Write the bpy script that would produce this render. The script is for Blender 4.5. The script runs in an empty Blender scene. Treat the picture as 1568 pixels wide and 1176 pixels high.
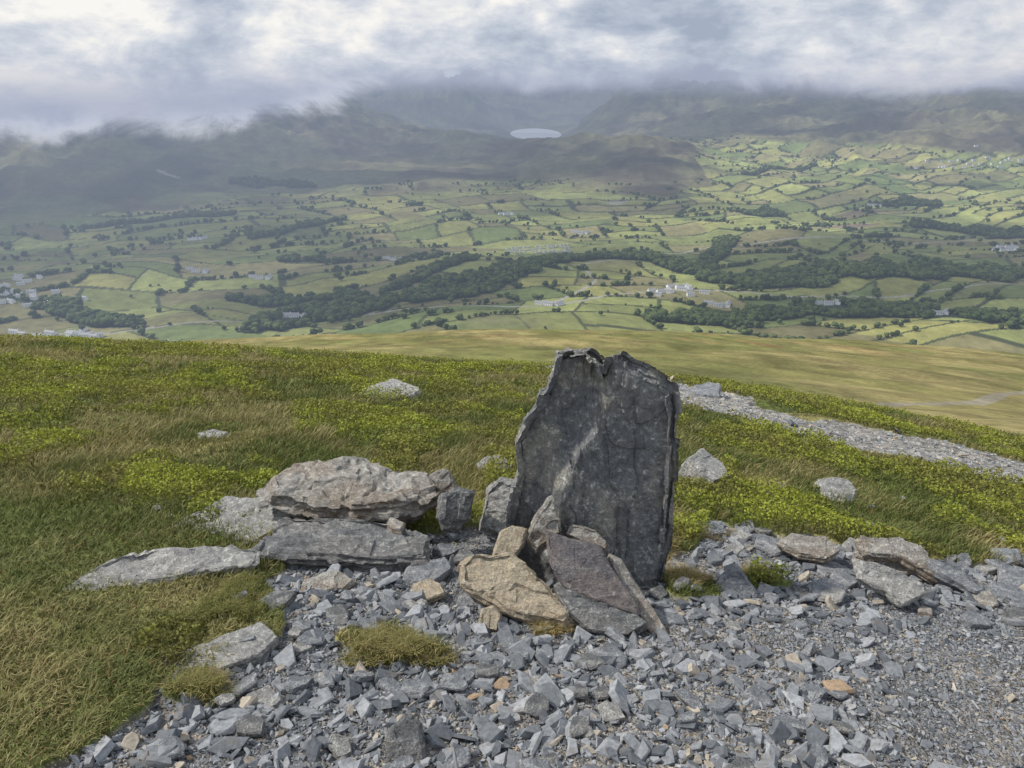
import bpy, bmesh, math, numpy as np
from mathutils import Vector, Matrix, Euler
rng=np.random.default_rng(7)
scene=bpy.context.scene
# ------------------------------------------------------------ noise
def _h(ix,iy,iz,seed):
    n=(ix.astype(np.int64)*374761393+iy.astype(np.int64)*668265263+iz.astype(np.int64)*1440662683+seed*974634777)&0xffffffff
    n=((n^(n>>13))*1274126177)&0xffffffff
    n=((n^(n>>15))*2246822519)&0xffffffff
    return ((n^(n>>16))&0xffffff)/float(0xffffff)
def vn2(x,y,seed=0):
    x=np.asarray(x,float);y=np.asarray(y,float)
    ix=np.floor(x);iy=np.floor(y);fx=x-ix;fy=y-iy
    fx=fx*fx*fx*(fx*(fx*6-15)+10);fy=fy*fy*fy*(fy*(fy*6-15)+10)
    z=np.zeros_like(ix)
    a=_h(ix,iy,z,seed);b=_h(ix+1,iy,z,seed);c=_h(ix,iy+1,z,seed);d=_h(ix+1,iy+1,z,seed)
    return (a*(1-fx)+b*fx)*(1-fy)+(c*(1-fx)+d*fx)*fy
def fbm(x,y,oct=4,seed=0):
    s=0;a=.5;t=0
    for i in range(oct):
        s=s+a*vn2(x*2**i+i*17.3,y*2**i-i*9.1,seed+i);t+=a;a*=.5
    return s/t
def vn3(x,y,z,seed=0):
    ix=np.floor(x);iy=np.floor(y);iz=np.floor(z);fx=x-ix;fy=y-iy;fz=z-iz
    fx=fx*fx*(3-2*fx);fy=fy*fy*(3-2*fy);fz=fz*fz*(3-2*fz)
    r=0
    for dz in (0,1):
        a=_h(ix,iy,iz+dz,seed);b=_h(ix+1,iy,iz+dz,seed);c=_h(ix,iy+1,iz+dz,seed);d=_h(ix+1,iy+1,iz+dz,seed)
        v=(a*(1-fx)+b*fx)*(1-fy)+(c*(1-fx)+d*fx)*fy
        r=r+v*(fz if dz else 1-fz)
    return r
def sst(a,b,x):
    t=np.clip((x-a)/(b-a),0,1);return t*t*(3-2*t)
# ------------------------------------------------------------ masks near
GP=np.array([(-1.29,1.6),(-1.126,1.8),(-1.13,1.99),(-.97,2.08),(-.90,2.2),(-.93,2.42),(-1.08,2.76),(-.95,3.0),(-.58,3.15),(-.08,3.45),(.3,3.3),(.66,3.15),(.9,3.3),(1.10,3.65),(1.46,3.55),(1.78,3.45),(2.7,3.4),(6,3.6),(6,-4),(-1.5,-4)])
def inpoly(x,y,P):
    r=np.zeros(np.shape(x),bool);n=len(P);j=n-1
    for i in range(n):
        xi,yi=P[i];xj,yj=P[j]
        if yi!=yj:
            c=((yi>y)!=(yj>y))&(x<(xj-xi)*(y-yi)/(yj-yi)+xi)
            r^=c
        j=i
    return r
def polydist(x,y,P):
    d=np.full(np.shape(x),1e9)
    for (ax,ay),(bx,by) in zip(P[:-1],P[1:]):
        dx=bx-ax;dy=by-ay;t=np.clip(((x-ax)*dx+(y-ay)*dy)/(dx*dx+dy*dy),0,1)
        d=np.minimum(d,np.hypot(x-ax-t*dx,y-ay-t*dy))
    return d
PATH=[(1.75,12.0),(1.95,9.4),(2.5,7.8),(3.5,6.6),(4.9,5.6),(8,4.6),(16,3.3)]
def gravel(x,y):
    px=x+.14*(fbm(x*3,y*3,3,5)-.5)*2;py=y+.14*(fbm(x*3,y*3,3,9)-.5)*2
    g=inpoly(px,py,GP)
    isl=((px+.42)/.22)**2+((py-2.22)/.13)**2<1
    isl|=((px-.76)/.13)**2+((py-2.88)/.12)**2<1
    isl|=((px-1.12)/.11)**2+((py-2.98)/.09)**2<1
    isl|=((px+1.0)/.11)**2+((py-1.95)/.08)**2<1
    return g&~isl
def pathm(x,y):
    w=.38+.75*fbm(x*1.6,y*1.6,4,3)+.35*sst(2.5,5,x)
    return polydist(x+.3*(fbm(x*2,y*2,3,2)-.5),y,PATH)<w
# ------------------------------------------------------------ heights
RY=[20,30,60,120,200,300,450,700,1150,3000]
RL=[.40,.40,.37,.36,.352,.352,.40,.45,.36,.3]
RC=[.40,.43,.374,.342,.322,.311,.345,.41,.348,.3]
RR=[.45,.46,.424,.385,.362,.345,.38,.42,.36,.3]
lg=np.linspace(math.log(15),math.log(3000),600)
def _sm(R):
    v=np.interp(lg,np.log(RY),R);k=np.hanning(45);k/=k.sum()
    return np.convolve(np.pad(v,22,mode='edge'),k,mode='valid')
SL,SC,SR=_sm(RL),_sm(RC),_sm(RR)
HILLS=[(-3000,4900,500,1500,950),(-1650,5200,360,430,650),(-2250,3300,175,800,480),(380,3850,104,300,400),(-100,4500,60,250,300),(680,3700,80,170,250),
 (900,6300,250,250,380),(1300,7000,330,360,500),(-1500,8500,430,900,900),(-800,7900,250,330,500),(2200,6500,330,700,650),(3500,5900,400,1000,700),
 (2300,4300,175,1200,700),(3400,4300,110,900,700),(3700,4900,340,330,450),(1500,5300,130,450,300),(-200,10500,330,500,700),(700,11500,340,700,900),(1900,11000,430,1200,900),(-2500,10500,480,1500,1200),(4500,10500,450,2000,1200)]
def valley(x,y):
    z=-400+30*(fbm(x/420+3,y/420,3,21)-.5)*2
    z=z+16*(fbm(x/150,y/150,2,25)-.5)
    for hx,hy,A,sx,sy in HILLS:
        g=np.exp(-.5*(((x-hx)/sx)**2+((y-hy)/sy)**2))
        n=fbm(x/420+hx,y/420,5,31)
        z=z+A*g*(.72+.60*n)-A*.32*g*np.abs(2*fbm(x/240,y/240+hy,5,37)-1)*2
    lake=((x-205)/210)**2+((y-7000)/800)**2
    # the dale in front of the lake stays low
    dale=np.exp(-.5*((x/np.maximum(y,1)-.028)/.026)**2)*sst(4300,4900,y)*(1-sst(7800,8600,y))
    z=z-np.maximum(z+398,0)*dale*.95
    z=np.where(lake<3,np.minimum(z,-402+40*np.clip(lake-1,0,2)),z)
    return z
def hgt(x,y):
    x=np.asarray(x,float);y=np.asarray(y,float)
    R=np.hypot(x,y)
    yc=np.clip(y,-30,60)
    zn=-1.6-.13*yc-.00863*np.where(yc>0,yc*yc,0)-.055*np.clip(x,-40,40)-.04*np.clip(x-1,0,40)**1.5
    gr=gravel(x,y)&(R<8)
    und=(.13*(fbm(x*.55,y*.55,3,41)-.5)*sst(2.8,6,R)+.06*(fbm(x*2.6,y*2.6,3,43)-.5)*sst(1.5,4,R))
    zn=zn+np.where(gr,.014*(fbm(x*6,y*6,3,44)-.5)-.012,und+.02*(fbm(x*9,y*9,2,47)))
    nr=(R>3)&(R<25)
    zn=zn-np.where(nr,.05*(1-sst(.5,1.1,polydist(x,y,PATH))),0)
    yp=np.maximum(y,.5*R);t=np.clip(x/np.maximum(yp,1e-3)/.7,-1.2,1.2)
    l=np.log(np.clip(yp,15,3000))
    L=np.interp(l,lg,SL);C=np.interp(l,lg,SC);Rr=np.interp(l,lg,SR)
    rat=C+(Rr-L)/2*t+((L+Rr)/2-C)*t*t
    zf=-rat*yp+yp*.012*(fbm(np.log(yp+1)*7,t*4,4,51)-.5)
    w=sst(17,36,R);z=zn*(1-w)+zf*w
    far=R>880
    if np.any(far):
        w2=sst(900,1230,R);zv=np.zeros_like(z)
        zv[far]=valley(x[far],y[far]) if z.ndim else valley(x,y)
        z=np.where(far,z*(1-w2)+zv*w2,z)
    return z
# ------------------------------------------------------------ fields
CA,SA=math.cos(.35),math.sin(.35)
def fields(x,y):
    wx=x+340*(fbm(x/560,y/560,2,61)-.5);wy=y+340*(fbm(x/560,y/560,2,67)-.5)
    qx=(wx*CA+wy*SA)/175;qy=(-wx*SA+wy*CA)/125
    row=np.floor(qy);z=np.zeros_like(row)
    qx=qx*(.55+.85*_h(row,z,z,71))+5*_h(row,z,z,73)
    qx=qx+.4*(qy-row-.5)*(_h(row,z,z,77)*2-1)
    col=np.floor(qx);fx=qx-col;fy=qy-row
    sp=_h(col,row,z+2,78)>.6;fy2=np.where(sp,(fy*2)%1,fy)
    ex=np.minimum(fx,1-fx)*150;ey=np.minimum(fy2,1-fy2)*np.where(sp,62,125)
    e=np.minimum(ex,ey)
    ei=np.where(ex<ey,_h(col+(fx>.5),row,z,79),_h(col,row+(fy>.5),z,83))
    hh=z+np.where(sp&(fy>.5),11,0)
    return e,ei,_h(col,row,hh,89),_h(col,row,hh+5,91)
def fellside(x,y): return (x<-450)&(y>2700+(x+1000)*.8+260*(fbm(x/160,y/160,3,141)-.5))
BELTS=[([(-455,1340),(-237,1455),(-33,1640),(105,1800),(300,1850),(420,1700)],44),([(256,1345),(508,1383),(648,1425),(930,1300)],36),
 ([(445,1640),(670,1640),(918,1700),(1225,1640)],62),([(-1180,1580),(-900,1440),(-700,1330)],28),([(430,1700),(590,2090)],24),
 ([(800,2600),(880,2640)],45),([(-1030,3000),(-800,3050)],40),([(-1270,2280),(-880,2420)],22),([(1330,2700),(1480,2760)],40),([(-560,1500),(-300,1500),(-100,1800)],16),
 ([(1250,2330),(1600,2200)],32),([(-700,2050),(-520,2350)],12),([(1000,3350),(1350,3550)],18)]
def wood(x,y):
    d=np.full(np.shape(x),1e9)
    for P,w in BELTS:d=np.minimum(d,polydist(x,y,P)/w)
    return d+2.2*(fbm(x/70,y/70,3,95)-.5)
HP=[(-409,1383),(343,1527),(399,1432),(300,1500),(69,1408),(-719,1710),(790,1370),(1250,2674),(-20,2550),(1290,2000),(1330,2040),(-300,1900),(620,1450),(-560,1660),(200,2250),(-850,2050)]
CL=[(-790,1255,85,16,30),(-1000,1490,60,30,24),(-1120,1640,60,30,20),(2150,3450,170,40,34),(360,1500,40,15,6),(1380,2020,50,20,8)]
# ------------------------------------------------------------ mesh helper
def mk(name,V,F,mat=None,smooth=False,col=None):
    me=bpy.data.meshes.new(name);V=np.asarray(V,np.float32);F=np.asarray(F,np.int32)
    me.vertices.add(len(V));me.vertices.foreach_set('co',V.ravel())
    k=F.shape[1];me.loops.add(F.size);me.loops.foreach_set('vertex_index',F.ravel())
    me.polygons.add(len(F));me.polygons.foreach_set('loop_start',np.arange(0,F.size,k,dtype=np.int32))
    try: me.polygons.foreach_set('loop_total',np.full(len(F),k,np.int32))
    except Exception: pass
    me.update(calc_edges=True)
    me.polygons.foreach_set('use_smooth',np.full(len(F),smooth,bool))
    if col is not None:
        a=me.color_attributes.new('Col','FLOAT_COLOR','POINT')
        c=np.ones((len(V),4),np.float32);c[:,:col.shape[1]]=col;a.data.foreach_set('color',c.ravel())
    ob=bpy.data.objects.new(name,me);scene.collection.objects.link(ob)
    if mat: me.materials.append(mat)
    return ob
# ------------------------------------------------------------ node helper
class NT:
    def __init__(s,nt): s.t=nt;s.L=nt.links
    def n(s,ty,ins={},**kw):
        nd=s.t.nodes.new(ty)
        for k,v in kw.items(): setattr(nd,k,v)
        for k,v in ins.items():
            sk=nd.inputs[k]
            if isinstance(v,bpy.types.NodeSocket): s.L.new(v,sk)
            elif isinstance(v,bpy.types.Node): s.L.new(v.outputs[0],sk)
            else: sk.default_value=v
        return nd
    def math(s,op,a,b=0.0,clamp=False): return s.n('ShaderNodeMath',{0:a,1:b},operation=op,use_clamp=clamp).outputs[0]
    def mix(s,f,a,b,bt='MIX'):
        nd=s.n('ShaderNodeMix',data_type='RGBA',blend_type=bt)
        for i,v in ((0,f),(6,a),(7,b)):
            if isinstance(v,bpy.types.NodeSocket): s.L.new(v,nd.inputs[i])
            else: nd.inputs[i].default_value=v if i==0 or len(v)==4 else (*v,1)
        return nd.outputs[2]
    def grey(s,k): return s.n('ShaderNodeCombineColor',{0:k,1:k,2:k}).outputs[0]
    def mr(s,v,a,b,c=0.,d=1.,smooth=True):
        return s.n('ShaderNodeMapRange',{0:v,1:a,2:b,3:c,4:d},interpolation_type='SMOOTHSTEP' if smooth else 'LINEAR').outputs[0]
    def noise(s,vec,sc,det=4,rough=.55,dist=0.):
        return s.n('ShaderNodeTexNoise',{'Vector':vec,'Scale':sc,'Detail':det,'Roughness':rough,'Distortion':dist}).outputs[0]
def newmat(name):
    m=bpy.data.materials.new(name);m.use_nodes=True;m.node_tree.nodes.clear()
    m.cycles.emission_sampling='NONE';return m,NT(m.node_tree)
HAZE=(.265,.32,.425);MIST=(.37,.41,.53)  # haze and mist painted as glow into far materials, by distance and height
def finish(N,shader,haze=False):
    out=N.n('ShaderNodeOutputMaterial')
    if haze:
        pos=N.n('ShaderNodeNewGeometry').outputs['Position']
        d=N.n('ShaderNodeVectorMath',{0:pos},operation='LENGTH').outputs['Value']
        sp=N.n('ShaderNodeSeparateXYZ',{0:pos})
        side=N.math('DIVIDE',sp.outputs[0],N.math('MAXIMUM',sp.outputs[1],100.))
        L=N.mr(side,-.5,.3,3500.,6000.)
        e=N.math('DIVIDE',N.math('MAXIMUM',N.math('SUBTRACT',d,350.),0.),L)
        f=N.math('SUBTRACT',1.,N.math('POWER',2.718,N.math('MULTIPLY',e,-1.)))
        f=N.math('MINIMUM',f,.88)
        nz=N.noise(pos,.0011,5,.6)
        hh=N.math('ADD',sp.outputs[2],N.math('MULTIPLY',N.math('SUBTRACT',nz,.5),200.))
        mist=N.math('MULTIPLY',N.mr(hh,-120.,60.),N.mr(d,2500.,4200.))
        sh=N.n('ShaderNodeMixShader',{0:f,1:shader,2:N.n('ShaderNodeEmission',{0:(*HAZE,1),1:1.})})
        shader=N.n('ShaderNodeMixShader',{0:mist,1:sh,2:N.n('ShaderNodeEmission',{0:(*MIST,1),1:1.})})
    N.L.new(shader.outputs[0],out.inputs[0])
# ------------------------------------------------------------ ground
def build_ground():
    m,N=newmat('ground_mat')
    pos=N.n('ShaderNodeNewGeometry').outputs['Position']
    at=N.n('ShaderNodeAttribute',attribute_name='Col')
    c=at.outputs['Color'];g=at.outputs['Alpha']
    d=N.n('ShaderNodeVectorMath',{0:pos},operation='LENGTH').outputs['Value']
    near=N.mr(d,20.,45.,1.,0.)
    st=N.n('ShaderNodeMapping',{'Vector':pos,'Scale':(1.,.6,1.)}).outputs[0]
    n1=N.noise(pos,9.,6,.65);n2=N.noise(st,1.3,9,.8);n3=N.noise(pos,.035,7,.7)
    nn=N.math('ADD',N.math('MULTIPLY',n1,near),N.math('MULTIPLY',N.math('ADD',N.math('MULTIPLY',n2,.6),N.math('MULTIPLY',n3,.4)),N.math('SUBTRACT',1.,near)))
    k=N.mr(nn,.34,.66,.35,1.65,False)
    c1=N.mix(1.,c,N.grey(k),'MULTIPLY')
    v=N.n('ShaderNodeTexVoronoi',{'Vector':pos,'Scale':95.})
    gv=N.mr(v.outputs['Color'],.0,1.,.5,1.5,False)
    c2=N.mix(N.math('MULTIPLY',g,.8),c1,N.mix(1.,c1,N.grey(gv),'MULTIPLY'))
    hgt_=N.math('ADD',N.math('MULTIPLY',v.outputs['Distance'],N.math('MULTIPLY',g,-1.2)),n1)
    bp=N.n('ShaderNodeBump',{'Height':hgt_,'Distance':.012,'Strength':N.math('MULTIPLY',near,.8)})
    b=N.n('ShaderNodeBsdfPrincipled',{'Base Color':c2,'Roughness':.95,'Specular IOR Level':.15,'Normal':bp})
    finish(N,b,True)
    r=np.concatenate([np.exp(np.linspace(math.log(.15),math.log(1.4),20))[:-1],np.exp(np.linspace(math.log(1.4),math.log(18),430))[:-1],
       np.exp(np.linspace(math.log(18),math.log(950),190))[:-1],np.exp(np.linspace(math.log(950),math.log(6500),480))[:-1],np.exp(np.linspace(math.log(6500),math.log(15000),90))])
    azd=np.radians(np.concatenate([np.linspace(-180,-48,34)[:-1],np.linspace(-48,48,860)[:-1],np.linspace(48,180,34)[:-1]]))
    A,Rr=np.meshgrid(azd,r);X=Rr*np.sin(A);Y=Rr*np.cos(A)
    Z=hgt(X,Y)
    nr,na=X.shape
    V=np.stack([X,Y,Z],-1).reshape(-1,3)
    i=np.arange(nr-1)[:,None];j=np.arange(na)[None,:];j2=(j+1)%na
    F=np.stack([i*na+j+0*i,i*na+j2,(i+1)*na+j2,(i+1)*na+j+0*i],-1).reshape(-1,4)
    x=X.ravel();y=Y.ravel();z=V[:,2];R=np.hypot(x,y)
    C=np.zeros((len(x),4))
    def L(a,b,t):return np.asarray(a)*(1-t[:,None])+np.asarray(b)*t[:,None]
    n=fbm(x*.9,y*.9,4,101)
    near=L((.085,.105,.03),(.16,.15,.06),sst(.4,.65,n))
    n=fbm(x/14,y/30,5,103);n2=fbm(x/3,y/9,4,104)
    moor=L((.145,.135,.05),(.215,.185,.08),sst(.35,.65,n))
    gm=sst(.44,.60,fbm(x/25+7,y/60,4,105))*.65
    moor=L(moor,(.12,.13,.042),gm)
    rd_=sst(.64,.74,fbm(x/9+3,y/34,4,106))*sst(130,220,y)*.5
    moor=L(moor,(.24,.15,.07),rd_)
    moor=moor*(.5+1.0*n2)[:,None]
    pk=polydist(x,y,[(75,100),(56,80),(38,58),(20,45),(10,36)])+.8*(n2-.5);moor=np.where((pk<.5+.6*n2)[:,None],np.array((.22,.20,.15))*(.6+.6*n2)[:,None],moor)
    w=sst(13,24,R)[:,None]
    c=near*(1-w)+moor*w
    far=R>850
    xf=x[far];yf=y[far];zf=z[far]
    e,ei,h1,h2=fields(xf,yf)
    fc=np.stack([.10+.12*h1,.14+.085*h1,.047+.03*h1],-1)
    ol=np.clip((h2-.68)/.1,0,1)[:,None];fc=fc*(1-ol)+np.array((.15,.145,.068))*(.8+.5*h1)[:,None]*ol
    br=(h2<.2)[:,None];fc=np.where(br,np.array((.20,.23,.08))*(.85+.25*h1)[:,None],fc)
    lit=sst(-.02,.3,xf/yf)*sst(1900,2600,yf)  # sunlight on the right-hand fields, painted into their colour
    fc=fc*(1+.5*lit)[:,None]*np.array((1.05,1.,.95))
    fc=fc*(.78+.44*fbm(xf/60,yf/60,4,111))[:,None]
    hedge=(e<np.where(yf<2200,4.,6.))&(ei>.15)
    fc=np.where(hedge[:,None],np.array((.055,.065,.028)),fc)
    wd=wood(xf,yf)<1
    mm=fbm(xf/260,yf/260,5,113)
    mc=L((.08,.068,.044),(.145,.135,.068),sst(.35,.65,mm))
    mc=mc*(.5+1.0*fbm(xf/50,yf/90,5,117))[:,None]
    zz=zf+40*(fbm(xf/300,yf/300,3,119)-.5)
    lim=np.where(xf>800,-275,np.where(xf<-600,-370+(yf<2300)*10,-372))
    mt=np.maximum(sst(lim-12,lim+12,zz),sst(4300,4800,yf+300*(mm-.5)))
    mt=np.maximum(mt,fellside(xf,yf)*.9)
    ch=np.exp(-.5*(((xf-400)/420)**2+((yf-3800)/540)**2));mt=np.maximum(mt,sst(.45,.6,ch)*.9)
    gl=(sst(.5,.62,fbm(xf/210,yf/210,3,151))*(yf<3300)*(xf<-500))[:,None]*.6
    mc=mc*(1-gl)+np.array((.12,.145,.06))*gl
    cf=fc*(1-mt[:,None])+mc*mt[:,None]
    cf=np.where((wd&(mt<.95))[:,None],np.array((.03,.045,.02)),cf)
    for qx,qy,a,b in ((-1290,2950,50,18),(370,2720,55,25)):
        q=(((xf-qx)/a)**2+((yf-qy)/b)**2)+1.5*(fbm(xf/30,yf/30,3,7)-.5);cf=np.where((q<.6)[:,None],np.array((.30,.29,.25)),cf)
    for qx,qy,a,b in ((720,1640,60,22),(1000,2360,130,30),(1150,2560,90,22)):
        q=(((xf-qx)/a)**2+((yf-qy)/b)**2);cf=np.where((q<1)[:,None],np.array((.21,.16,.115)),cf)
    rd=np.minimum(polydist(xf,yf,[(-1400,1300),(-700,1270),(-400,1395),(60,1400),(200,1500),(350,1520),(700,1500),(1300,1600)]),polydist(xf,yf,[(60,1400),(180,1600),(150,1700),(500,2000),(1300,2150)]))
    cf=np.where((rd<4)[:,None],np.array((.26,.25,.22)),cf)
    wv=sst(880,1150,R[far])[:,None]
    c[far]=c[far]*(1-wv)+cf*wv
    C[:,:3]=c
    nr_=R<20
    g=np.zeros(len(x),bool);g[nr_]=gravel(x[nr_],y[nr_])&(R[nr_]<9)|pathm(x[nr_],y[nr_])
    t=fbm(x*1.5,y*1.5,3,121)
    gc=L((.12,.122,.125),(.21,.19,.165),sst(.35,.6,t))
    gc=np.where((R>4)[:,None],np.array((.25,.24,.22))*(.7+.6*fbm(x*3,y*3,3,122))[:,None],gc)
    C[:,:3]=np.where(g[:,None],gc,C[:,:3]);C[:,3]=g
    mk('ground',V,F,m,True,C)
build_ground()
def lake():
    m,N=newmat('water_mat')
    b=N.n('ShaderNodeBsdfPrincipled',{'Base Color':(.48,.54,.64,1),'Roughness':.3,'Metallic':.9})
    finish(N,b,False)
    a=np.linspace(0,2*math.pi,65)[:-1]
    V=[(205,7000,-397)]+[(205+220*math.cos(t),7000+830*math.sin(t),-397) for t in a]
    F=[(0,i+1,(i+1)%64+1) for i in range(64)]
    mk('lake',V,F,m)
lake()
# ------------------------------------------------------------ trees of the valley
def ico(sub):
    bm=bmesh.new();bmesh.ops.create_icosphere(bm,subdivisions=sub,radius=1)
    V=np.array([v.co[:] for v in bm.verts]);F=np.array([[v.index for v in f.verts] for f in bm.faces]);bm.free();return V,F
IV,IF=ico(2)
def tree_template(kind,seed):
    r=np.random.default_rng(seed);Vs=[];Fs=[];o=0
    lobes=[(0,0,.62,.42)]+([(r.uniform(-.3,.3),r.uniform(-.3,.3),r.uniform(.4,.75),r.uniform(.22,.32)) for _ in range(5)] if kind==0 else [(r.uniform(-.25,.25),r.uniform(-.25,.25),.5,.3)])
    for (a,b,c,s) in lobes:
        V=IV*(1+.22*r.standard_normal((len(IV),1)))*s;V[:,2]*=.95;V=V+np.array((a,b,c));Vs.append(V);Fs.append(IF+o);o+=len(V)
    T=np.array([(.05*math.cos(k*2.094),.05*math.sin(k*2.094),-.03) for k in range(3)]+[(.025*math.cos(k*2.094),.025*math.sin(k*2.094),.5) for k in range(3)])
    TF=np.array([(0,1,4),(0,4,3),(1,2,5),(1,5,4),(2,0,3),(2,3,5)])+o
    Vs.append(T);Fs.append(TF)
    return np.concatenate(Vs),np.concatenate(Fs)
def scatter(tmps,P,S,rot,cols,tilt=None):
    Vs=[];Fs=[];Cs=[];o=0
    idx=rng.integers(0,len(tmps),len(P))
    for k,(TV,TF) in enumerate(tmps):
        s=idx==k
        if not s.any():continue
        p=P[s];sc=S[s];c,si=np.cos(rot[s]),np.sin(rot[s])
        X=TV[None]*sc[:,None,:]
        if tilt is not None: X=np.einsum('nij,nkj->nki',tilt[s],X)
        x=X[...,0]*c[:,None]-X[...,1]*si[:,None];y=X[...,0]*si[:,None]+X[...,1]*c[:,None]
        V=np.stack([x,y,X[...,2]],-1)+p[:,None,:]
        n=len(p);nv=len(TV)
        Vs.append(V.reshape(-1,3));Fs.append((TF[None]+(np.arange(n)*nv)[:,None,None]+o).reshape(-1,3));o+=n*nv
        Cs.append(np.repeat(cols[s],nv,0))
    return np.concatenate(Vs),np.concatenate(Fs),np.concatenate(Cs)
mF,N=newmat('foliage_mat')
pos=N.n('ShaderNodeNewGeometry').outputs['Position']
k=N.mr(N.noise(pos,.45,3,.7),.3,.7,.5,1.6)
at=N.n('ShaderNodeAttribute',attribute_name='Col').outputs['Color']
cc=N.mix(1.,at,N.grey(k),'MULTIPLY')
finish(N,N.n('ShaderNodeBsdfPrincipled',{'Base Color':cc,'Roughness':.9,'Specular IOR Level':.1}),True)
def trees():
    n=560000
    y=np.sqrt(rng.uniform(1180**2,4600**2,n));m=rng.uniform(-.78,.78,n);x=m*y
    e,ei,h1,h2=fields(x,y)
    z=hgt(x,y)
    cl=fbm(x/160,y/160,3,137)
    ok=(e<4)&(ei>.38)&(fbm(x/45,y/45,2,131)>.60-.35*(cl-.35)-.10*(ei>.75))&(rng.random(n)<np.where(y>2600,.35,.75))
    ok|=(rng.random(n)<.0015)
    lim=np.where(x>800,-280,-360)
    ok&=(z<lim)&~fellside(x,y)
    ok&=~((np.hypot((x-390)/410,(y-3800)/550)<1.15))
    clear=np.ones(n,bool)
    for hx,hy in HP: clear&=np.hypot(x-hx,(y-hy+15)*.6)>26
    for hx,hy,sx,sy,k in CL: clear&=(np.hypot((x-hx)/(sx*1.7),(y-hy+10)/(sy*1.7+15))>1)|(rng.random(n)<.12)
    clear&=~((x>-40)&(x<190)&(y>1930)&(y<2110))
    wd=wood(x,y)<1
    okh=ok&~wd&clear
    okw=wd&(rng.random(n)<.5)&(z<-250)&clear
    near=[tree_template(0,i) for i in range(6)];far=[tree_template(1,20+i) for i in range(4)]
    for name,sel,s0,s1 in (('hedgerow_trees',okh,4,13),('woodland_trees',okw,7,16)):
        for tm,q in ((near,sel&(y<2000)),(far,sel&(y>=2000))):
            P=np.stack([x[q],y[q],z[q]-.3],-1);k=len(P)
            s=s0+(s1-s0)*rng.random(k)**1.6
            S=np.stack([s*rng.uniform(.85,1.35,k),s*rng.uniform(.85,1.35,k),s],-1)
            b=rng.random((k,1));C=np.array((.03,.048,.017))*(1-b)+np.array((.085,.11,.036))*b
            V,F,C=scatter(tm,P,S,rng.uniform(0,6.3,k),C)
            mk(name,V,F,mF,True,C);print(name,k)
trees()
# ------------------------------------------------------------ houses
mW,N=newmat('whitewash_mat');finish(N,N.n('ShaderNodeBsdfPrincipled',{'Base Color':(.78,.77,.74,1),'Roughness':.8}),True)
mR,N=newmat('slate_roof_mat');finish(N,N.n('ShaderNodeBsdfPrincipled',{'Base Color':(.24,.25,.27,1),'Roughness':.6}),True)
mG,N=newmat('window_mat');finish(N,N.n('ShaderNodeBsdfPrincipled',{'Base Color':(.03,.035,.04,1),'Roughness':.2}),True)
def house_geo(w,d,h,rh):
    V=[(-w,-d,-1.5),(w,-d,-1.5),(w,d,-1.5),(-w,d,-1.5),(-w,-d,h),(w,-d,h),(w,d,h),(-w,d,h),(-w,0,h+rh-.15),(w,0,h+rh-.15)]
    F=[(0,1,5,4),(1,2,6,5),(2,3,7,6),(3,0,4,7),(4,8,7,7),(5,6,9,9)];M=[0]*6
    def box(x0,x1,y0,y1,z0,z1,mi):
        o=len(V);V.extend([(x0,y0,z0),(x1,y0,z0),(x1,y1,z0),(x0,y1,z0),(x0,y0,z1),(x1,y0,z1),(x1,y1,z1),(x0,y1,z1)])
        for f in ((0,1,5,4),(1,2,6,5),(2,3,7,6),(3,0,4,7),(4,5,6,7),(0,3,2,1)):F.append(tuple(o+i for i in f));M.append(mi)
    e=.5;o=len(V)
    V.extend([(-w-e,-d-e,h-.3),(w+e,-d-e,h-.3),(w+e,0,h+rh),(-w-e,0,h+rh),(w+e,d+e,h-.3),(-w-e,d+e,h-.3)])
    F.extend([(o,o+1,o+2,o+3),(o+3,o+2,o+4,o+5)]);M.extend([1,1])
    for s in (-1,1):box(s*(w-.8)-.5,s*(w-.8)+.5,-.5,.5,h+rh-.6,h+rh+1.2,0)
    for i in range(4):
        cx=-w+w*2*(i+.5)/4
        for s in (-1,1):
            for zz in (1.0,3.6):
                if zz+1.2<h:box(cx-.5,cx+.5,s*d-.06,s*d+.06,zz,zz+1.2,2)
    return V,F,M
def add_house(parts,name):
    V=[];F=[];M=[]
    for (x,y,w,d,h,rh,rot) in parts:
        v,f,mm=house_geo(w,d,h,rh);o=len(V);z=float(hgt(np.array([x]),np.array([y]))[0]);c,s=math.cos(rot),math.sin(rot)
        V+=[(x+a*c-b*s,y+a*s+b*c,z+q) for a,b,q in v]
        F+=[tuple(dict.fromkeys(o+i for i in ff)) for ff in f];M+=mm
    me=bpy.data.meshes.new(name);me.from_pydata(V,[],F)
    for m_ in (mW,mR,mG):me.materials.append(m_)
    me.polygons.foreach_set('material_index',M);me.update()
    ob=bpy.data.objects.new(name,me);scene.collection.objects.link(ob)
for (x,y) in HP:
    r=rng.uniform(-.5,.5)
    add_house([(x,y,9,3.8,6.4,2.2,r),(x+20,y+6,12,5,5,2.6,r+1.4),(x-17,y+10,8,4,4.8,2.2,r)],'farmhouse')
for cx,cy,sx,sy,n,nm in [c+('village_houses',) for c in CL]:
    add_house([(cx+rng.normal()*sx,cy+rng.normal()*sy,6.5*rng.uniform(.8,1.6),3.6,6.2,1.6,rng.uniform(-.5,.5)) for _ in range(n)],nm)
add_house([(i*11-10+rng.uniform(-2,2),2000+j*22+i*1.5+rng.uniform(-4,4),4.2*rng.uniform(.7,1.1),1.6,3.2,.4,.1+rng.uniform(-.3,.3)) for i in range(16) for j in range(4) if rng.random()<.85],'caravan_park')
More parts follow.
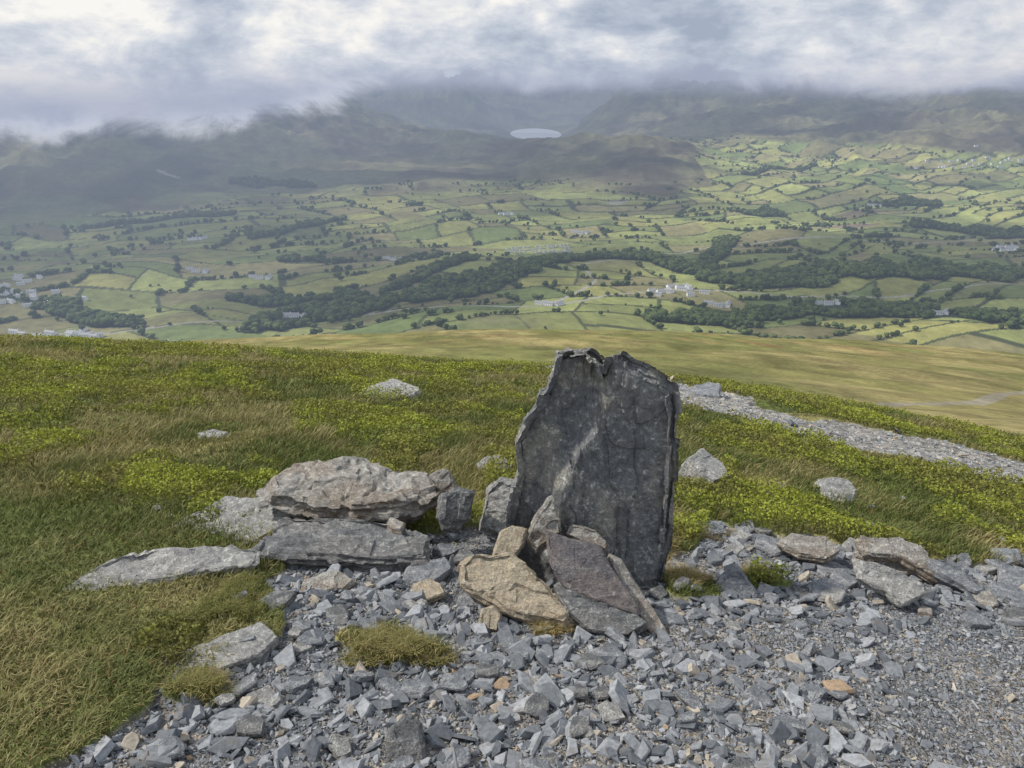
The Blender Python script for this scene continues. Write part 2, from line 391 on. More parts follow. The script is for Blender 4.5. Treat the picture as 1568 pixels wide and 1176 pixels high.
# ------------------------------------------------------------ sky
def cloudcol(N,pos):
    v=N.n('ShaderNodeVectorMath',{0:pos},operation='NORMALIZE').outputs[0]
    sp=N.n('ShaderNodeSeparateXYZ',{0:v});el=sp.outputs[2];az=sp.outputs[0]
    mp=N.n('ShaderNodeMapping',{'Vector':v,'Scale':(1.,1.,2.3),'Location':(2.3,.1,.4),'Rotation':(0.,.10,0.)}).outputs[0]
    a=N.noise(mp,5.2,11,.57,.3);b=N.noise(mp,16.,10,.62,.2)
    n=N.math('ADD',N.math('MULTIPLY',a,.66),N.math('MULTIPLY',b,.34))
    cr=N.n('ShaderNodeValToRGB',{0:n});r=cr.color_ramp
    r.elements[0].position=.37;r.elements[0].color=(.37,.43,.54,1);r.elements[1].position=.59;r.elements[1].color=(.95,.93,.89,1)
    q=r.elements.new(.44);q.color=(.50,.555,.65,1);q=r.elements.new(.51);q.color=(.68,.71,.77,1)
    low=N.mr(el,-.025,.045,1.,0.)
    c=N.mix(N.math('MULTIPLY',low,.85),cr.outputs[0],(.38,.425,.56))
    dk=N.math('MULTIPLY',N.mr(az,.35,.62),.25)
    c=N.mix(dk,c,(.36,.40,.49))
    return c,el,az,a,v
def sky():
    m,N=newmat('cloud_sky_mat');pos=N.n('ShaderNodeNewGeometry').outputs['Position']
    c,*_=cloudcol(N,pos);finish(N,N.n('ShaderNodeEmission',{0:c,1:1.}))
    def shell(r,a0,a1,e0,e1,na,ne):
        A,E=np.meshgrid(np.radians(np.linspace(a0,a1,na)),np.radians(np.linspace(e0,e1,ne)))
        V=np.stack([r*np.cos(E)*np.sin(A),r*np.cos(E)*np.cos(A),r*np.sin(E)],-1).reshape(-1,3)
        i=np.arange(ne-1)[:,None];j=np.arange(na-1)[None];F=np.stack([i*na+j,i*na+j+1,(i+1)*na+j+1,(i+1)*na+j],-1).reshape(-1,4);return V,F
    V,F=shell(14500,-85,85,-5,30,80,20);mk('sky',V,F,m,True)
    m,N=newmat('low_cloud_mat');pos=N.n('ShaderNodeNewGeometry').outputs['Position']
    c,el,az,a,v=cloudcol(N,pos)
    mp=N.n('ShaderNodeMapping',{'Vector':v,'Scale':(1.,1.,1.6)}).outputs[0]
    w=N.math('SUBTRACT',N.noise(mp,8.,9,.62,.6),.5)
    edge=N.math('ADD',N.mr(az,-.34,-.12,-.052,-.002),N.mr(az,.1,.55,0.,-.006))
    h=N.math('SUBTRACT',N.math('ADD',el,N.math('MULTIPLY',w,.085)),edge)
    al=N.mr(h,-.006,.022)
    bright=N.math('MULTIPLY',N.mr(h,0.,.035,1.,0.),N.mr(w,-.08,.10,0.,.85))
    c=N.mix(N.math('MULTIPLY',bright,N.mr(az,-.25,-.05,1.,.1)),c,(.76,.79,.86))
    sh=N.n('ShaderNodeMixShader',{0:al,1:N.n('ShaderNodeBsdfTransparent'),2:N.n('ShaderNodeEmission',{0:c,1:1.})})
    finish(N,sh)
    V,F=shell(3450,-60,60,-4.5,8,80,16);mk('cloud_bank',V,F,m,True)
    m,N=newmat('cloud_shade_mat');pos=N.n('ShaderNodeNewGeometry').outputs['Position']
    sp=N.n('ShaderNodeSeparateXYZ',{0:pos})
    n=N.noise(pos,.0013,4,.5)
    hole=N.math('MULTIPLY',N.mr(sp.outputs[0],-1000.,-400.),N.mr(sp.outputs[1],2100.,2600.))  # gap in the added sheet, lets sun reach the right side of the valley
    hole=N.math('MULTIPLY',hole,N.mr(sp.outputs[1],4100.,4700.,1.,0.))
    al=N.math('MULTIPLY',N.mr(N.math('ADD',n,N.math('MULTIPLY',hole,-.13)),.39,.51),.78)
    sh=N.n('ShaderNodeMixShader',{0:al,1:N.n('ShaderNodeBsdfTransparent'),2:N.n('ShaderNodeEmission',{0:(.68,.71,.75,1),1:1.})})  # sheet glows grey to make up for the sky light it blocks
    finish(N,sh)
    mk('cloud_shade_sheet',[(-6000,1500,1000),(4500,1500,1000),(4500,7300,1000),(-6000,7300,1000)],[(0,1,2,3)],m)  # sheet above the view, unseen, added to shade the valley
sky()
# ------------------------------------------------------------ rocks
def rockmat(name,c1,c2,c3,lich=.45,rust=.0,lc=(.42,.42,.38),stc=(1.,5.,18.),bd=.022,mott=0.,stw=1.2):
    m,N=newmat(name);tc=N.n('ShaderNodeTexCoord').outputs['Object']
    nz=N.n('ShaderNodeSeparateXYZ',{0:N.n('ShaderNodeNewGeometry').outputs['Normal']}).outputs[2]
    n1=N.noise(tc,7.,8,.65,.4);n2=N.noise(tc,38.,9,.75);n3=N.noise(tc,3.,3,.5);n4=N.noise(tc,150.,4,.7)
    st=N.noise(N.n('ShaderNodeMapping',{'Vector':tc,'Scale':stc,'Rotation':(.1,.05,.12)}).outputs[0],6.,7,.7)
    c=N.mix(N.mr(n1,.38,.62),c1,c2)
    c=N.mix(N.math('MULTIPLY',N.mr(st,.5,.62),.6 if stw>1 else .3),c,c3)
    rr=N.math('MULTIPLY',N.mr(N.math('ADD',n3,N.math('MULTIPLY',n2,.3)),.62,.72),rust)
    rr=N.math('ADD',rr,N.math('MULTIPLY',N.mr(nz,.1,.5,1.,0.),rust*.6),True)
    c=N.mix(rr,c,(.20,.14,.09))
    if mott: c=N.mix(N.math('MULTIPLY',N.mr(N.noise(tc,4.,6,.6,.6),.50,.60),mott),c,(.29,.275,.23))
    l=N.math('MULTIPLY',N.mr(n2,.60-.12*lich,.63-.1*lich),N.mr(n1,.38,.55))
    c=N.mix(N.math('MULTIPLY',l,lich*1.2,True),c,lc)
    k=N.math('MULTIPLY',N.mr(n2,.3,.7,.55,1.45,False),N.mr(n4,.3,.7,.7,1.3,False));c=N.mix(1.,c,N.grey(k),'MULTIPLY')
    h=N.math('ADD',N.math('ADD',n2,N.math('MULTIPLY',st,stw)),N.math('MULTIPLY',n1,.8))
    h=N.math('ADD',h,N.math('MULTIPLY',n4,.25))
    bp=N.n('ShaderNodeBump',{'Height':h,'Distance':bd,'Strength':.85})
    finish(N,N.n('ShaderNodeBsdfPrincipled',{'Base Color':c,'Roughness':.7,'Specular IOR Level':.3,'Normal':bp}));return m
M_stone=rockmat('standing_slate',(.115,.12,.13),(.175,.18,.185),(.25,.25,.24),.36,.06,(.50,.50,.46),(5.,1.,12.),.012,.55,.5)
M_dark=rockmat('dark_slate',(.12,.125,.13),(.18,.185,.19),(.29,.29,.285),.35,.1)
M_grey=rockmat('grey_slate',(.165,.178,.196),(.235,.248,.27),(.33,.34,.35),.35,.04)
M_light=rockmat('light_slate',(.24,.24,.235),(.33,.33,.32),(.40,.395,.38),.5,.06,(.47,.47,.44))
M_tan=rockmat('tan_rock',(.36,.31,.23),(.46,.41,.32),(.38,.31,.22),.2,.25)
M_brown=rockmat('brown_rock',(.24,.225,.20),(.34,.33,.31),(.44,.43,.41),.5,.45)
M_purple=rockmat('purple_slate',(.11,.105,.115),(.15,.14,.15),(.22,.21,.205),.2,.2)
def rock(name,poly,thick,loc,rot,mat,vox=.009,amp=.012,taper=.93,seed=0,dec=.14,strat=.5,hook=None,ys=1.,lum=1.5):
    P=np.array(poly,float)
    bm=bmesh.new();n=len(P);cen=P.mean(0)
    r=np.random.default_rng(seed+1)
    lv=[];K=4
    for k in range(K+1):
        f=k/K;s=1-(1-taper)*abs(2*f-1)**2
        off=r.normal(0,.012*min(1,np.ptp(P)),2) if 0<k<K else (0,0)
        lv.append([bm.verts.new((cen[0]+(p[0]-cen[0])*s+off[0],cen[1]+(p[1]-cen[1])*s+off[1],-thick*(1-f))) for p in P])
    bm.faces.new(lv[-1]);bm.faces.new(lv[0][::-1])
    for k in range(K):
        for i in range(n):
            j=(i+1)%n;bm.faces.new((lv[k][i],lv[k][j],lv[k+1][j],lv[k+1][i]))
    bmesh.ops.recalc_face_normals(bm,faces=bm.faces)
    me=bpy.data.meshes.new(name);bm.to_mesh(me);bm.free()
    ob=bpy.data.objects.new(name,me);scene.collection.objects.link(ob)
    md=ob.modifiers.new('r','REMESH');md.mode='VOXEL';md.voxel_size=vox
    dg=bpy.context.evaluated_depsgraph_get();m2=bpy.data.meshes.new_from_object(ob.evaluated_get(dg))
    ob.modifiers.clear()
    V=np.empty(len(m2.vertices)*3,np.float32);m2.vertices.foreach_get('co',V);V=V.reshape(-1,3).astype(float)
    NN=np.empty_like(V,dtype=np.float32).ravel();m2.vertices.foreach_get('normal',NN);NN=NN.reshape(-1,3)
    o=seed*13.7;Y=V[:,1]*ys
    d=(vn3(V[:,0]*9+o,Y*9,V[:,2]*9,1)-.5)*lum+(vn3(V[:,0]*24+o,Y*24,V[:,2]*24,2)-.5)*.9*lum/1.5+(vn3(V[:,0]*60+o,Y*60,V[:,2]*60,3)-.5)*.4
    wx=V[:,0]*11+2*vn3(V[:,0]*8+o,Y*8,V[:,2]*8,6);wy=Y*11+2*vn3(V[:,0]*8+o,Y*8,V[:,2]*8,7)+V[:,0]*4
    d=d+(_h(np.floor(wx),np.floor(wy),np.floor(V[:,2]*9+o),8)-.5)*.8*lum/1.5
    side=1-np.abs(NN[:,2])
    lay=np.floor(V[:,2]*75+V[:,0]*2+1.5*vn3(V[:,0]*5+o,V[:,1]*5,V[:,2]*0,9))
    d=d+side*(_h(lay,np.floor(V[:,0]*5+.3*lay),np.floor(V[:,1]*5),4)-.5)*2.0*strat
    ter=np.floor(4*vn3(V[:,0]*4+o,Y*7,V[:,2]*0,5)+.6*vn3(V[:,0]*22+o,Y*22,V[:,2]*0,11))/4
    d=d-(1-side)*(NN[:,2]>0)*ter*1.5*lum/1.5
    V=V+NN*(d*amp)[:,None]
    if hook is not None: V=hook(V,NN)
    m2.vertices.foreach_set('co',V.astype(np.float32).ravel());m2.update()
    ob.data=m2
    md=ob.modifiers.new('d','DECIMATE');md.ratio=dec
    dg=bpy.context.evaluated_depsgraph_get();m3=bpy.data.meshes.new_from_object(ob.evaluated_get(dg))
    ob.modifiers.clear();ob.data=m3
    m3.polygons.foreach_set('use_smooth',np.zeros(len(m3.polygons),bool))
    m3.materials.clear();m3.materials.append(mat)
    ob.location=loc;ob.rotation_euler=[math.radians(a) for a in rot];return ob
SO=[(0.197,-1.045),(.205,-1.03),(.25,-1.034),(.27,-1.026),(0.318,-1.02),(.345,-1.04),(.37,-1.062),(0.388,-1.115),(0.405,-1.09),(0.42,-1.045),(.45,-1.038),(.50,-1.07),(.55,-1.09),(.575,-1.11),(0.62,-1.13),(.64,-1.155),(0.672,-1.18),(0.694,-1.288),(0.690,-1.470),(0.695,-1.659),(0.685,-1.90),(0.64,-2.20),(0.4,-2.25),(0.1,-2.2),(-0.03,-1.95),(-0.011,-1.790),(0.012,-1.60),(.03,-1.55),(0.022,-1.42),(0.05,-1.35),(.075,-1.31),(0.124,-1.26),(.135,-1.21),(0.165,-1.17),(0.188,-1.096)]
SP=[(a-.35,b+1.6) for a,b in SO][::-1]
def sh(V,NN):
    f=np.zeros(len(V));front=NN[:,2]>.3
    for x0,y0,y1,w,dp in ((.06,-.5,.55,.008,.020),(.17,-.3,.35,.005,.009),(-.12,-.4,.3,.005,.008),(-.04,.1,.5,.005,.008)):
        xc=x0+.03*np.sin(V[:,1]*6+x0*40)+.04*(vn3(V[:,0]*0,V[:,1]*14,V[:,1]*0,int(x0*100)+50)-.5)+V[:,1]*-.05
        f+=dp*np.exp(-((V[:,0]-xc)/w)**2)*sst(y0-.1,y0,V[:,1])*(1-sst(y1,y1+.1,V[:,1]))
    xc=.06+.03*np.sin(V[:,1]*6+2.4)-.05*V[:,1]+.04*(vn3(V[:,0]*0,V[:,1]*14,V[:,1]*0,56)-.5)
    f+=.026*sst(0,.010,V[:,0]-xc)
    f+=np.clip(-.20-V[:,0]+.25*sst(-.2,.5,V[:,1])+.05*vn3(V[:,0]*0,V[:,1]*12,V[:,1]*0,78),0,.11)*.8
    f+=.010*np.floor(3*vn3(V[:,0]*6,V[:,1]*2.5,V[:,0]*0,88))/3*2
    V=V.copy();V[:,2]-=front*f;return V
rock('standing_stone',SP,.15,(.35,2.86,-1.6),(83,0,1),M_stone,.006,.019,.90,3,.3,1.0,sh,.5,.65)
def px(pts,s=.0026,st=1.08): return [(a*s,-b*s*st) for a,b in pts][::-1]
rock('boulder',[(-.46,-.02),(-.40,-.13),(-.15,-.2),(.1,-.2),(.36,-.12),(.46,.02),(.38,.12),(.15,.16),(0,.24),(-.3,.18),(-.42,.08)],.16,(-.78,3.36,-1.83),(9,4,0),M_brown,.009,.022,.86,5,.12,.8)
rock('slate_slab',[(-.40,-.12),(-.2,-.16),(.2,-.13),(.40,-.10),(.38,.03),(.2,.15),(-.35,.14)],.10,(-.76,3.0,-1.92),(2,2,-3),M_dark,.008,.016,.95,6,.15,1.4)
rock('slate_slab',[(-.3,-.2),(.1,-.18),(.3,.02),(.22,.2),(-.1,.24),(-.3,.05)],.07,(-1.36,3.2,-1.985),(9,-3,0),M_light,.009,.010,.95,7)
rock('slate_slab',[(-.42,-.26),(-.33,-.08),(-.22,.03),(.2,.1),(.32,.09),(.33,-.01),(.1,-.08),(-.15,-.19)],.07,(-1.42,2.76,-1.87),(8,4,0),M_light,.008,.014,.93,8,.15,1.2)
rock('slate_slab',[(-.20,-.03),(.1,.17),(.19,.1),(.15,0),(-.1,-.16)],.05,(-1.02,2.13,-1.835),(2,2,0),M_light,.007,.007,.95,9)
rock('tan_boulder',px([(-93,-50),(-70,-62),(0,-60),(30,-40),(90,45),(80,60),(10,40),(-30,20),(-90,-15)]),.14,(.01,2.53,-1.86),(32,-4,0),M_tan,.007,.016,.88,10,.12,.5)
rock('slate_slab',px([(-65,-58),(25,-32),(30,-15),(80,55),(75,65),(-40,25),(-60,-10)]),.045,(.30,2.56,-1.795),(44,0,0),M_purple,.007,.007,.95,11)
rock('slate_slab',px([(-70,-40),(55,0),(70,15),(40,30),(-20,25),(-50,0)]),.07,(.342,2.44,-1.91),(40,0,0),M_dark,.007,.008,.95,12)
rock('slate_slab',px([(-53,-56),(-33,-53),(50,42),(47,57),(27,52),(-48,-38)]),.06,(.506,2.525,-1.90),(38,14,0),M_brown,.006,.008,.95,13)
rock('pointed_rock',px([(13,-46),(30,-27),(26,5),(-12,38),(-29,18),(-12,-17)]),.07,(.131,2.745,-1.72),(62,0,0),M_brown,.006,.012,.9,14)
rock('tan_rock',px([(-28,20),(-15,-15),(5,-24),(28,-20),(20,5),(5,28)]),.07,(-.01,2.72,-1.77),(50,0,0),M_tan,.006,.008,.9,15)
rock('brown_rock',px([(-33,-5),(-25,-20),(15,-10),(32,8),(30,20),(-5,12)]),.06,(.317,2.742,-1.76),(50,0,0),M_brown,.006,.008,.9,16)
rock('rock',px([(-28,15),(-25,-20),(0,-33),(28,-30),(22,10),(10,32),(-15,32)],.003),.13,(-.256,3.08,-1.84),(65,10,10),M_dark,.007,.016,.85,17)
rock('rock',px([(-30,38),(-25,-20),(-5,-42),(30,-38),(28,0),(20,40)],.0031),.16,(-.07,3.22,-1.90),(60,0,-12),M_light,.007,.016,.9,18)
rock('brown_rock',px([(-22,-8),(-5,-18),(10,-15),(24,15),(0,18)],.0032),.06,(-.346,3.35,-1.83),(60,0,0),M_brown,.006,.008,.9,19)
rock('rock',px([(-50,-5),(-45,-38),(0,-25),(45,5),(45,20),(5,35),(-10,18)],.0029),.06,(1.69,2.84,-2.05),(30,0,0),M_light,.007,.009,.92,20)
rock('rock',px([(-60,-25),(10,-32),(40,-15),(58,15),(50,38),(0,4),(-55,2)],.0031),.07,(1.88,3.14,-2.11),(25,5,0),M_brown,.007,.010,.92,21)
rock('rock',px([(-40,-25),(0,-20),(40,20),(20,28),(-30,0)],.0031),.07,(2.1,3.02,-2.14),(30,5,0),M_grey,.007,.010,.92,22)
rock('rock',px([(-45,-5),(-20,-20),(30,-12),(48,5),(20,18),(-20,12)],.0033,1.4),.06,(1.46,3.2,-2.10),(20,0,0),M_brown,.007,.010,.92,23)
rock('rock',px([(-35,20),(-25,-5),(5,-28),(30,5),(38,22)],.0029),.08,(.985,2.82,-2.05),(50,0,0),M_grey,.006,.010,.85,24)
rock('rock',px([(-28,35),(-20,-15),(5,-35),(28,-20),(30,35)],.002),.06,(-.32,1.70,-1.79),(50,0,10),M_dark,.006,.008,.9,25)
rock('tan_rock',px([(-18,18),(-12,-15),(8,-20),(18,-5),(14,18)]),.07,(-.09,2.42,-1.92),(45,0,0),M_tan,.006,.008,.85,26)
def gz(x,y):return float(hgt(np.array([x]),np.array([y]))[0])
RK=[(-1.2,6.9,.67,.5,.12,.07,6,2,M_light),(-2.1,4.85,.22,.16,.06,.03,5,0,M_light),(-.12,4.4,.30,.2,.08,.05,5,5,M_light),(1.27,4.4,.32,.36,.2,.13,22,5,M_light),(2.13,4.4,.30,.36,.12,.05,12,8,M_light),(2.45,8.9,.55,.5,.14,.10,5,0,M_grey),(.55,10.4,.4,.4,.1,.04,5,0,M_grey),
   (1.05,3.5,.24,.16,.05,.04,8,0,M_grey),(-.37,2.82,.27,.18,.04,.045,10,-5,M_grey),(-.34,2.64,.16,.12,.04,.05,10,4,M_tan),(-.30,3.0,.14,.1,.06,.07,20,10,M_grey),(-.22,2.95,.12,.1,.05,.07,20,-10,M_dark),(-.62,2.9,.2,.12,.05,.03,10,0,M_dark),(-.8,2.72,.3,.2,.06,.02,5,-4,M_brown),(-.55,3.1,.16,.1,.04,.15,5,-4,M_brown),
   (1.30,3.3,.22,.16,.05,.05,12,0,M_grey),(1.55,2.98,.16,.12,.04,.04,12,0,M_grey),(2.35,3.0,.26,.18,.06,.05,12,6,M_grey),(2.5,3.15,.28,.2,.06,.06,12,-6,M_grey),(2.25,2.75,.2,.14,.05,.04,12,-6,M_dark),(1.2,3.1,.16,.12,.04,.04,12,0,M_dark),(2.0,2.7,.16,.12,.04,.04,12,0,M_grey),(2.55,2.8,.2,.15,.05,.05,12,0,M_brown),(-.6,2.62,.14,.1,.04,.03,12,0,M_grey),(-.15,2.62,.2,.12,.04,.03,12,0,M_grey),(-.93,2.5,.15,.12,.04,.03,12,0,M_dark),(.62,2.55,.18,.12,.04,.02,8,0,M_grey),(.35,2.25,.15,.11,.04,.03,8,0,M_grey),(-1.0,1.66,.16,.09,.03,.03,15,-12,M_grey),(-.8,1.9,.17,.13,.03,.02,5,5,M_light)]
rr=np.random.default_rng(77)
for _ in range(48):
    x=rr.uniform(1.05,2.9);y=rr.uniform(2.75,3.5) if x>1.4 else rr.uniform(3.1,3.6);w=rr.uniform(.08,.2)
    RK.append((x,y,w,w*rr.uniform(.5,.85),rr.uniform(.022,.04),rr.uniform(.02,.05),rr.uniform(-5,30),rr.uniform(-15,15),(M_grey,M_grey,M_dark,M_brown,M_light)[rr.integers(0,5)]))
for _ in range(80):
    x=rr.uniform(-1.0,1.2);y=rr.uniform(1.6,2.85);w=rr.uniform(.07,.14)
    if ((x+.42)/.24)**2+((y-2.22)/.15)**2<1: continue
    RK.append((x,y,w,w*rr.uniform(.45,.85),rr.uniform(.015,.03),rr.uniform(.02,.04),rr.uniform(-10,30),rr.uniform(-20,20),(M_grey,M_grey,M_dark,M_light,M_grey)[rr.integers(0,5)]))
for i,(x,y,w,d,t,up,tx,ty,m_) in enumerate(RK):
    r=np.random.default_rng(100+i);n=r.integers(5,8);a=np.linspace(0,2*math.pi,n,endpoint=False)+r.uniform(-.35,.35,n);q=r.uniform(.7,1.15,n)
    rock('rock',[(w/2*math.cos(b)*c,d/2*math.sin(b)*c) for b,c in zip(a,q)],t,(x,y,gz(x,y)+up),(tx,ty,r.uniform(-50,50)),m_,max(.005,w/45),.024*min(w,.45),.9,30+i,.15)
# ------------------------------------------------------------ gravel and loose stones
def stones():
    m,N=newmat('stone_mat');pos=N.n('ShaderNodeNewGeometry').outputs['Position']
    at=N.n('ShaderNodeAttribute',attribute_name='Col').outputs['Color']
    n=N.noise(pos,60.,6,.7);k=N.mr(n,.3,.7,.6,1.4,False)
    c=N.mix(1.,at,N.grey(k),'MULTIPLY')
    c=N.mix(N.math('MULTIPLY',N.mr(N.noise(pos,14.,3,.5),.58,.68),.22),c,(.26,.21,.15))
    bp=N.n('ShaderNodeBump',{'Height':n,'Distance':.004,'Strength':.6})
    finish(N,N.n('ShaderNodeBsdfPrincipled',{'Base Color':c,'Roughness':.75,'Specular IOR Level':.3,'Normal':bp}))
    T=[]
    for i in range(60):
        r=np.random.default_rng(500+i)
        fl=r.uniform(.08,.22);el=r.uniform(.38,.8);k=r.integers(4,8);bm=bmesh.new()
        a=np.linspace(0,2*math.pi,k,endpoint=False)+r.uniform(-.5,.5,k)
        q=r.uniform(.65,1.1,k);sx,sy=r.uniform(-.3,.3,2);top=r.uniform(.72,.97);tz=r.uniform(-.45,.45,2)
        for b,c_ in zip(a,q):
            X,Y=math.cos(b)*c_,math.sin(b)*c_*el
            bm.verts.new((X,Y,-fl));bm.verts.new((X*top+sx*fl,Y*top+sy*fl,fl*(1+tz[0]*X+tz[1]*Y)))
            if r.random()<.5: bm.verts.new((X*1.05,Y*1.05,r.uniform(-.5,.5)*fl))
        bmesh.ops.convex_hull(bm,input=bm.verts)
        bmesh.ops.delete(bm,geom=[v for v in bm.verts if not v.link_faces],context='VERTS')
        bmesh.ops.triangulate(bm,faces=bm.faces);bm.verts.ensure_lookup_table()
        for j,v in enumerate(bm.verts):v.index=j
        T.append((np.array([v.co[:] for v in bm.verts]),np.array([[v.index for v in f.verts] for f in bm.faces])));bm.free()
    def batch(name,n,x0,x1,y0,y1,smin,smax,pw,mask,lift,tl,br=1.,tn=(1.,1.,1.)):
        x=rng.uniform(x0,x1,n);y=rng.uniform(y0,y1,n);k=mask(x,y);x=x[k];y=y[k];n=len(x)
        s=smin+(smax-smin)*rng.random(n)**pw
        z=hgt(x,y)+s*lift
        ax=rng.normal(0,tl,n);ay=rng.normal(0,tl,n);M=np.zeros((n,3,3))
        cx,sx,cy,sy=np.cos(ax),np.sin(ax),np.cos(ay),np.sin(ay)
        M[:,0,0]=cy;M[:,0,2]=sy;M[:,1,0]=sx*sy;M[:,1,1]=cx;M[:,1,2]=-sx*cy;M[:,2,0]=-cx*sy;M[:,2,1]=sx;M[:,2,2]=cx*cy
        b=rng.random((n,1))**1.3;C=np.array((.08,.09,.104))*(1-b)+np.array((.265,.277,.295))*b
        w=rng.random(n)<.06;C[w]=np.array((.32,.285,.235))*rng.uniform(.7,1.1,(w.sum(),1))
        w=rng.random(n)<.008;C[w]=np.array((.26,.19,.13))
        C*=br;C*=np.array(tn)
        V,F,C=scatter(T,np.stack([x,y,z],-1),np.stack([s,s,s],-1),rng.uniform(0,6.3,n),C,M)
        mk(name,V,F,m,False,C);print(name,n)
    g=lambda x,y:gravel(x,y)
    dirt=lambda x,y:np.maximum(sst(.9,1.5,x-.25*(y-1.8))*(1-sst(2.45,2.8,y)),sst(.52,.66,fbm(x*2.2+3,y*2.2,3,301))*.95)
    batch('gravel',110000,-1.6,3.2,1.3,3.7,.004,.014,1.6,lambda x,y:g(x,y),.15,.5)
    batch('loose_stones',12000,-1.5,3.2,1.35,3.7,.012,.031,1.7,lambda x,y:g(x,y)&(rng.random(len(x))>.88*dirt(x,y)),.22,.42)
    batch('loose_stones',3200,-1.3,3.2,1.4,3.6,.028,.066,2.0,lambda x,y:g(x,y)&(rng.random(len(x))>.97*dirt(x,y)),.24,.36)
    batch('path_gravel',42000,1.0,12,3.0,13,.012,.04,2.0,lambda x,y:pathm(x,y),.05,.3,1.2,(1.04,1.,.94))
    batch('loose_stones',260,1.0,9,3.6,13,.03,.07,1.5,lambda x,y:polydist(x,y,PATH)<1.1,.4,.3)
    batch('loose_stones',110,-2,3,2.4,4.5,.02,.05,1.5,lambda x,y:~g(x,y)&(rng.random(len(x))>.3),.5,.3)
stones()
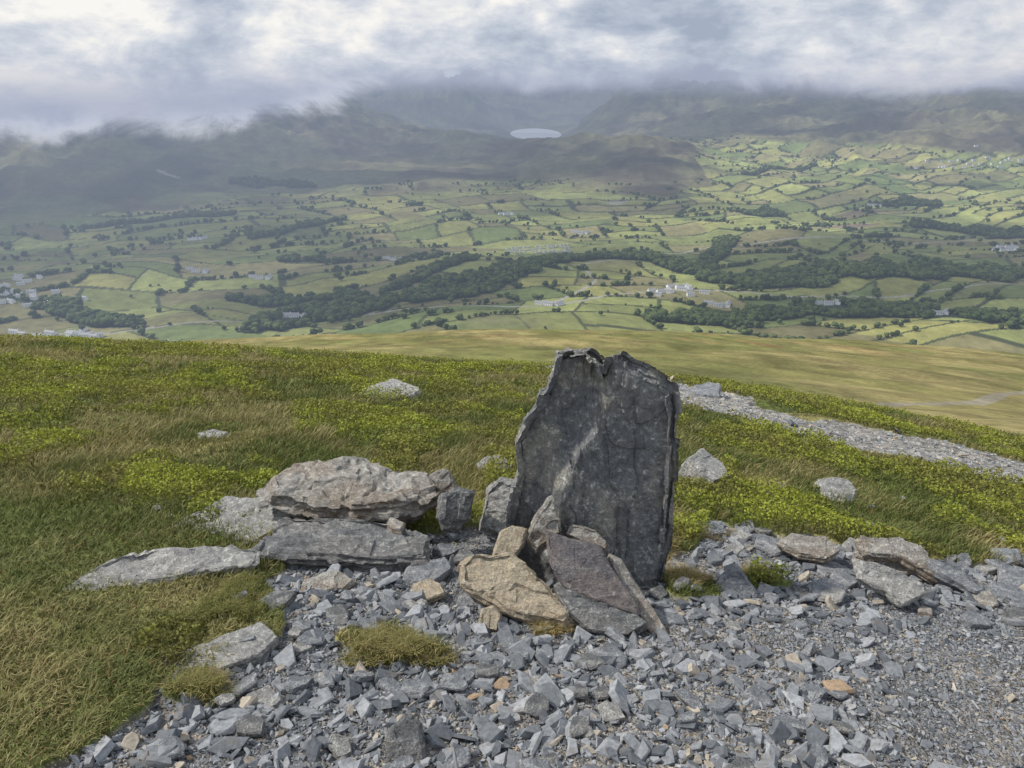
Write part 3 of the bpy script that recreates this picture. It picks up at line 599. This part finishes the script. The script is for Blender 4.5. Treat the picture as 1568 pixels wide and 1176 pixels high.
# ------------------------------------------------------------ vegetation
def vegetation():
    m,N=newmat('grass_mat')
    at=N.n('ShaderNodeAttribute',attribute_name='Col').outputs['Color']
    b=N.n('ShaderNodeBsdfPrincipled',{'Base Color':at,'Roughness':.7,'Specular IOR Level':.2})
    tr=N.n('ShaderNodeBsdfTranslucent',{0:at})
    finish(N,N.n('ShaderNodeMixShader',{0:.3,1:b,2:tr}))
    def pts(n,r0=1.45,r1=17):
        R=np.exp(rng.uniform(math.log(r0),math.log(r1),n));a=rng.uniform(-.82,.82,n)
        x=R*np.sin(a);y=R*np.cos(a);k=~gravel(x,y)&~pathm(x,y);return x[k],y[k],R[k]
    bil=lambda x,y:.5*fbm(x*.9+4,y*.9,3,201)+.5*fbm(x*2.7,y*2.7,3,203)-.003+.04*sst(2.5,3.5,y)-.03*sst(6.5,9,y)-.25*(1-sst(2.5,3.3,y+.25*x))
    x,y,R=pts(400000)
    bl=bil(x,y);k=(bl<.5)|(rng.random(len(x))<.4);x,y,R=x[k],y[k],R[k];n=len(x);bl=bl[k]
    z=hgt(x,y)-.004
    lw=1-sst(2.3,3.0,y+.3*(x+.6))
    pd=sst(.7,1.5,polydist(x,y,PATH))
    L=rng.uniform(.018,.05,n)*(1+.06*R)*(.5+1.2*fbm(x*2,y*2,2,205))*(1-.35*lw)*(.35+.65*pd);w=.0010*(1+.40*R)
    az=rng.uniform(0,6.28,n);ln=rng.uniform(.2,1.1,n)*L*(1+.5*lw)
    wind=.35*L
    dx=np.cos(az)*ln+wind;dy=np.sin(az)*ln-wind*.4
    px_=-np.sin(az)*w;py_=np.cos(az)*w
    fac=rng.random(n)<.5;px_=np.where(fac,w,px_);py_=np.where(fac,0,py_)
    B=np.stack([x,y,z],-1);S=np.stack([px_,py_,0*w],-1);Mid=B+np.stack([dx*.35,dy*.35,L*.65],-1);Tp=B+np.stack([dx,dy,L],-1)
    V=np.stack([B-S,B+S,Mid-S*.8,Mid+S*.8,Tp],1).reshape(-1,3)
    o=(np.arange(n)*5)[:,None,None];F=(np.array([(0,1,3),(0,3,2),(2,3,4)])[None]+o).reshape(-1,3)
    t=sst(.40,.68,fbm(x*1.4,y*1.4,4,207)+.05*sst(4,9,y))+rng.normal(0,.22,n);t=np.clip(t,0,1)[:,None]
    C=np.array((.13,.16,.048))*(1-t)+np.array((.34,.30,.14))*t
    rd=(rng.random(n)<.03)[:,None];C=np.where(rd,np.array((.22,.13,.06)),C)
    C*=rng.uniform(.7,1.2,(n,1))
    C=np.repeat(C,5,0)
    mk('grass',V,F,m,False,C)
    x,y,R=pts(600000,2.0)
    bl=bil(x,y);k=((bl>.490)|(rng.random(len(x))<.08))&(polydist(x,y,PATH)>.9);x,y,R,bl=x[k],y[k],R[k],bl[k];n=len(x)
    cl=vn2(x*5,y*5,211)*.6+vn2(x*12,y*12,212)*.4
    h=(.015+.13*cl)*sst(.465,.56,bl)+.01
    z0=hgt(x,y);z=z0+h*rng.uniform(.35,1.05,n)
    s=rng.uniform(.003,.006,n)*(1+.25*R)
    U=rng.normal(size=(n,3));U/=np.linalg.norm(U,axis=1,keepdims=True);W=rng.normal(size=(n,3));W[:,2]*=.5;W-=U*(U*W).sum(1,keepdims=True);W/=np.linalg.norm(W,axis=1,keepdims=True)
    P=np.stack([x,y,z],-1);U*=s[:,None];W*=(s*.6)[:,None]
    V=np.stack([P-U,P+W,P+U,P-W],1).reshape(-1,3)
    F=(np.array([(0,1,2,3)])[None]+(np.arange(n)*4)[:,None,None]).reshape(-1,4)
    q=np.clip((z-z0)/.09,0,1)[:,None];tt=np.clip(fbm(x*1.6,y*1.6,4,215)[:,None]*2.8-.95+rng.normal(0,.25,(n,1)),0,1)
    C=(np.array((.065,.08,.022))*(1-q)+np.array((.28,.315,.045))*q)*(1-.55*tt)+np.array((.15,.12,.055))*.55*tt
    C*=rng.uniform(.65,1.25,(n,1));C=np.repeat(C,4,0)
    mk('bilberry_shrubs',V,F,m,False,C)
    xs=[];ys=[];cs=[]
    for cx,cy,rx,ry,nn,dry in ((.78,2.9,.12,.1,3500,.9),(1.12,2.98,.1,.08,1800,.6),(-.42,2.22,.2,.12,5000,.5),(-1.0,1.95,.1,.08,2500,.4),(.15,2.42,.1,.05,900,.9),(.72,3.2,.1,.2,2500,.9),(-1.1,2.5,.14,.2,4000,.2),(.92,3.5,.2,.2,2500,.8)):
        a=rng.uniform(0,6.28,nn);q=np.sqrt(rng.random(nn))*(.8+.35*np.sin(a*3+cx*9));xs.append(cx+rx*q*np.cos(a));ys.append(cy+ry*q*np.sin(a));cs.append(np.full(nn,dry))
    x=np.concatenate(xs);y=np.concatenate(ys);dry=np.concatenate(cs);n=len(x);z=hgt(x,y)-.01
    L=rng.uniform(.02,.07,n);w=.0011;az=rng.uniform(0,6.28,n);ln=rng.uniform(.2,1.2,n)*L
    B=np.stack([x,y,z],-1);S=np.stack([-np.sin(az)*w+.0006,np.cos(az)*w,0*x],-1);Mid=B+np.stack([np.cos(az)*ln*.35,np.sin(az)*ln*.35,L*.65],-1);Tp=B+np.stack([np.cos(az)*ln,np.sin(az)*ln,L*.85],-1)
    V=np.stack([B-S,B+S,Mid-S*.8,Mid+S*.8,Tp],1).reshape(-1,3);o=(np.arange(n)*5)[:,None,None];F=(np.array([(0,1,3),(0,3,2),(2,3,4)])[None]+o).reshape(-1,3)
    t=np.clip(dry+rng.normal(0,.25,n),0,1)[:,None];C=np.array((.14,.17,.04))*(1-t)+np.array((.42,.33,.16))*t;C*=rng.uniform(.7,1.2,(n,1))
    mk('grass_tussocks',V,F,m,False,np.repeat(C,5,0))
vegetation()
# ------------------------------------------------------------ light
az=math.radians(-82);el=math.radians(48)
w=bpy.data.worlds.new('World');scene.world=w;w.use_nodes=True;nt=w.node_tree;nt.nodes.clear();N=NT(nt)
s=N.n('ShaderNodeTexSky',sky_type='NISHITA');s.sun_disc=False;s.sun_elevation=el;s.sun_rotation=az
c=N.mix(.6,s.outputs[0],(7.,7.2,7.4))
bg=N.n('ShaderNodeBackground',{0:c,1:.145});o=N.n('ShaderNodeOutputWorld');N.L.new(bg.outputs[0],o.inputs[0])
sl=bpy.data.lights.new('sun','SUN');sl.energy=4.5;sl.angle=math.radians(3);sl.color=(1,.94,.84)
so=bpy.data.objects.new('sun',sl);scene.collection.objects.link(so)
dv=Vector((math.sin(az)*math.cos(el),math.cos(az)*math.cos(el),math.sin(el)))
so.rotation_euler=dv.to_track_quat('Z','Y').to_euler()
cam=bpy.data.cameras.new('camera');co=bpy.data.objects.new('camera',cam);scene.collection.objects.link(co)
cam.sensor_width=36;cam.lens=36*1170/1568;cam.clip_start=.05;cam.clip_end=40000
co.location=(0,0,0);co.rotation_euler=(math.radians(90-21.4),0,0);scene.camera=co
scene.view_settings.view_transform='Standard'
